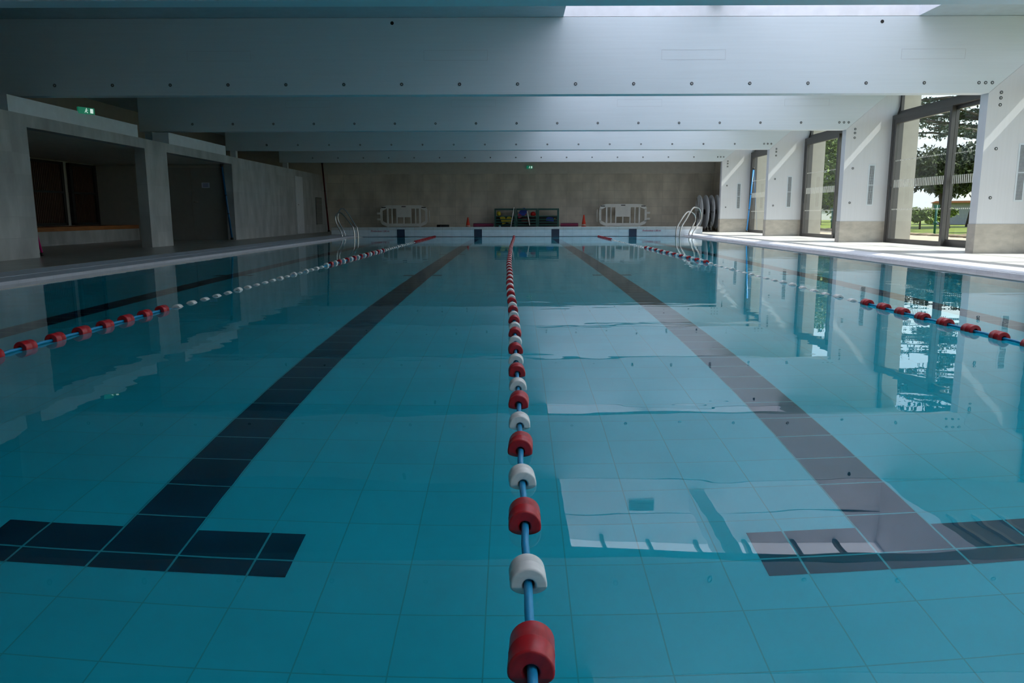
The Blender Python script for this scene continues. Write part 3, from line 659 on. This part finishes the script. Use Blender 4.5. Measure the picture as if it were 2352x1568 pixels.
def broad(name, label, x, y, zc, rad, m, seed, n=5000, s=.16, trunk=True, lean=0):
    q = random.Random(seed); root = empty(name, (x, y, 0)); tag(root, label, 'tree' if trunk else 'bush', 'trees beyond the lawn' if trunk else 'bushes beyond the lawn')
    lv = MB()
    for k in range(14):
        v = Vector((q.uniform(-1, 1), q.uniform(-1, 1), q.uniform(-.8, .8))); c = (v.x*rad[0]*.6, v.y*rad[1]*.6, zc+v.z*rad[2]*.6); f = q.uniform(.35, .55)
        leaves(lv, c, (rad[0]*f, rad[1]*f, rad[2]*f), n//14, s, 1.2, q, .3)
    lv.build('foliage', m, root, fix=False)
    b = MB(); b.tube([(0, 0, -.2), (lean*.4, 0, zc*.5), (lean, 0, zc)], .2, 8, radii=[.26, .20, .10] if trunk else [.05, .04, .02]); b.build('trunk', BARK, root)
cedar('tall dark cedar tree on the lawn, layered branches behind the nearest big window', 18.6, 30.5, 12.5, 4.9, 3.3, 5, 24)
broad('oak_tree', 'dense dark leafy tree behind the cedar', 24.0, 40.5, 2.9, (3.9, 2.6, 1.7), LEAFD, 11, 16000, .14, lean=.6)
broad('oak_tree', 'dark leafy tree to the left of the cedar', 21.3, 38.0, 2.5, (2.1, 1.4, 1.5), LEAFD, 12, 9000, .13, lean=-.5)
broad('leafy_tree', 'pale green tree seen through the furthest window', 20.5, 52, 4.0, (2.6, 2.6, 3.6), LEAFB, 15, 9000, .16)
broad('leafy_tree', 'olive tree standing beside the orange-roofed house', 27.5, 66, 2.2, (2.8, 2.6, 1.4), LEAFD, 17, 5000, .2)
broad('shrub', 'light green shrub under the cedar branches', 20.6, 37.2, .55, (.6, .6, .4), LEAFB, 21, 3500, .09, False)
broad('shrub', 'light green shrub left of the cedar trunk', 19.3, 36.6, .6, (.7, .5, .45), LEAFB, 22, 3000, .09, False)
cedar('distant cedar whose branch tips show in the third window', 26.5, 60.5, 11, 3.6, 4.2, 8, 12)
hb = empty('distant_house', (35.5, 84, 0), R(10)); tag(hb, 'pale house with orange tiled roof far beyond the lawn', 'house', 'buildings beyond the lawn')
MB().box(-5, 5, -4, 4, 0, 2.2).build('walls', HWALL, hb); MB().prism([(-5.4, 2.1), (5.4, 2.1), (0, 3.7)], -4.4, 4.4).build('roof', HROOF, hb)
for x in (-3, 0, 3): MB().box(x-.5, x+.5, -4.03, -4.0, .8, 1.7).build('window', DARK, hb)
hb = empty('distant_shed', (29.5, 47.5, 0), R(-32)); tag(hb, 'grey shed with orange roof behind the cedar', 'shed', 'buildings beyond the lawn')
MB().box(-3.2, 3.2, -2, 2, 0, 1.35).build('walls', HWALL2, hb); MB().prism([(-3.3, 1.3), (3.3, 1.3), (3.0, 1.42), (-3.0, 1.42)], -2.3, 2.3).build('roof', HROOF, hb); MB().box(-.5, .5, -2.03, -2, 0, 1.0).build('door', DARK, hb)
def gpost(label, x, y, h):
    g = empty('fence_post', (x, y, -.05)); tag(g, label, 'post', 'green posts along the gravel path')
    MB().tube([(0, 0, 0), (0, 0, h)], .035, 10).build('shaft', GPOST, g); MB().tube([(0, 0, h*.38), (0, 0, h*.46)], .06, 10).build('collar', GPOST, g); MB().prism([(-.10, h), (.10, h), (.04, h-.18), (-.04, h-.18)], -.03, .03).build('bracket', GPOST, g)
gpost('green metal post seen through the nearest sliding door', 13.6, 24.9, .98); gpost('green metal post at the edge of the nearest big window', 13.7, 22.3, .95)
gpost('green metal post seen through the third window', 13.6, 33.0, .95)
lp = empty('street_lamp', (30, 72, 0)); tag(lp, 'thin street lamp seen through the third window', 'street lamp')
MB().tube([(0, 0, 0), (0, 0, 4.3)], .06, 8).build('pole', BOLT, lp); MB().box(-.9, .05, -.1, .1, 4.3, 4.4).build('lamp_head', BOLT, lp)
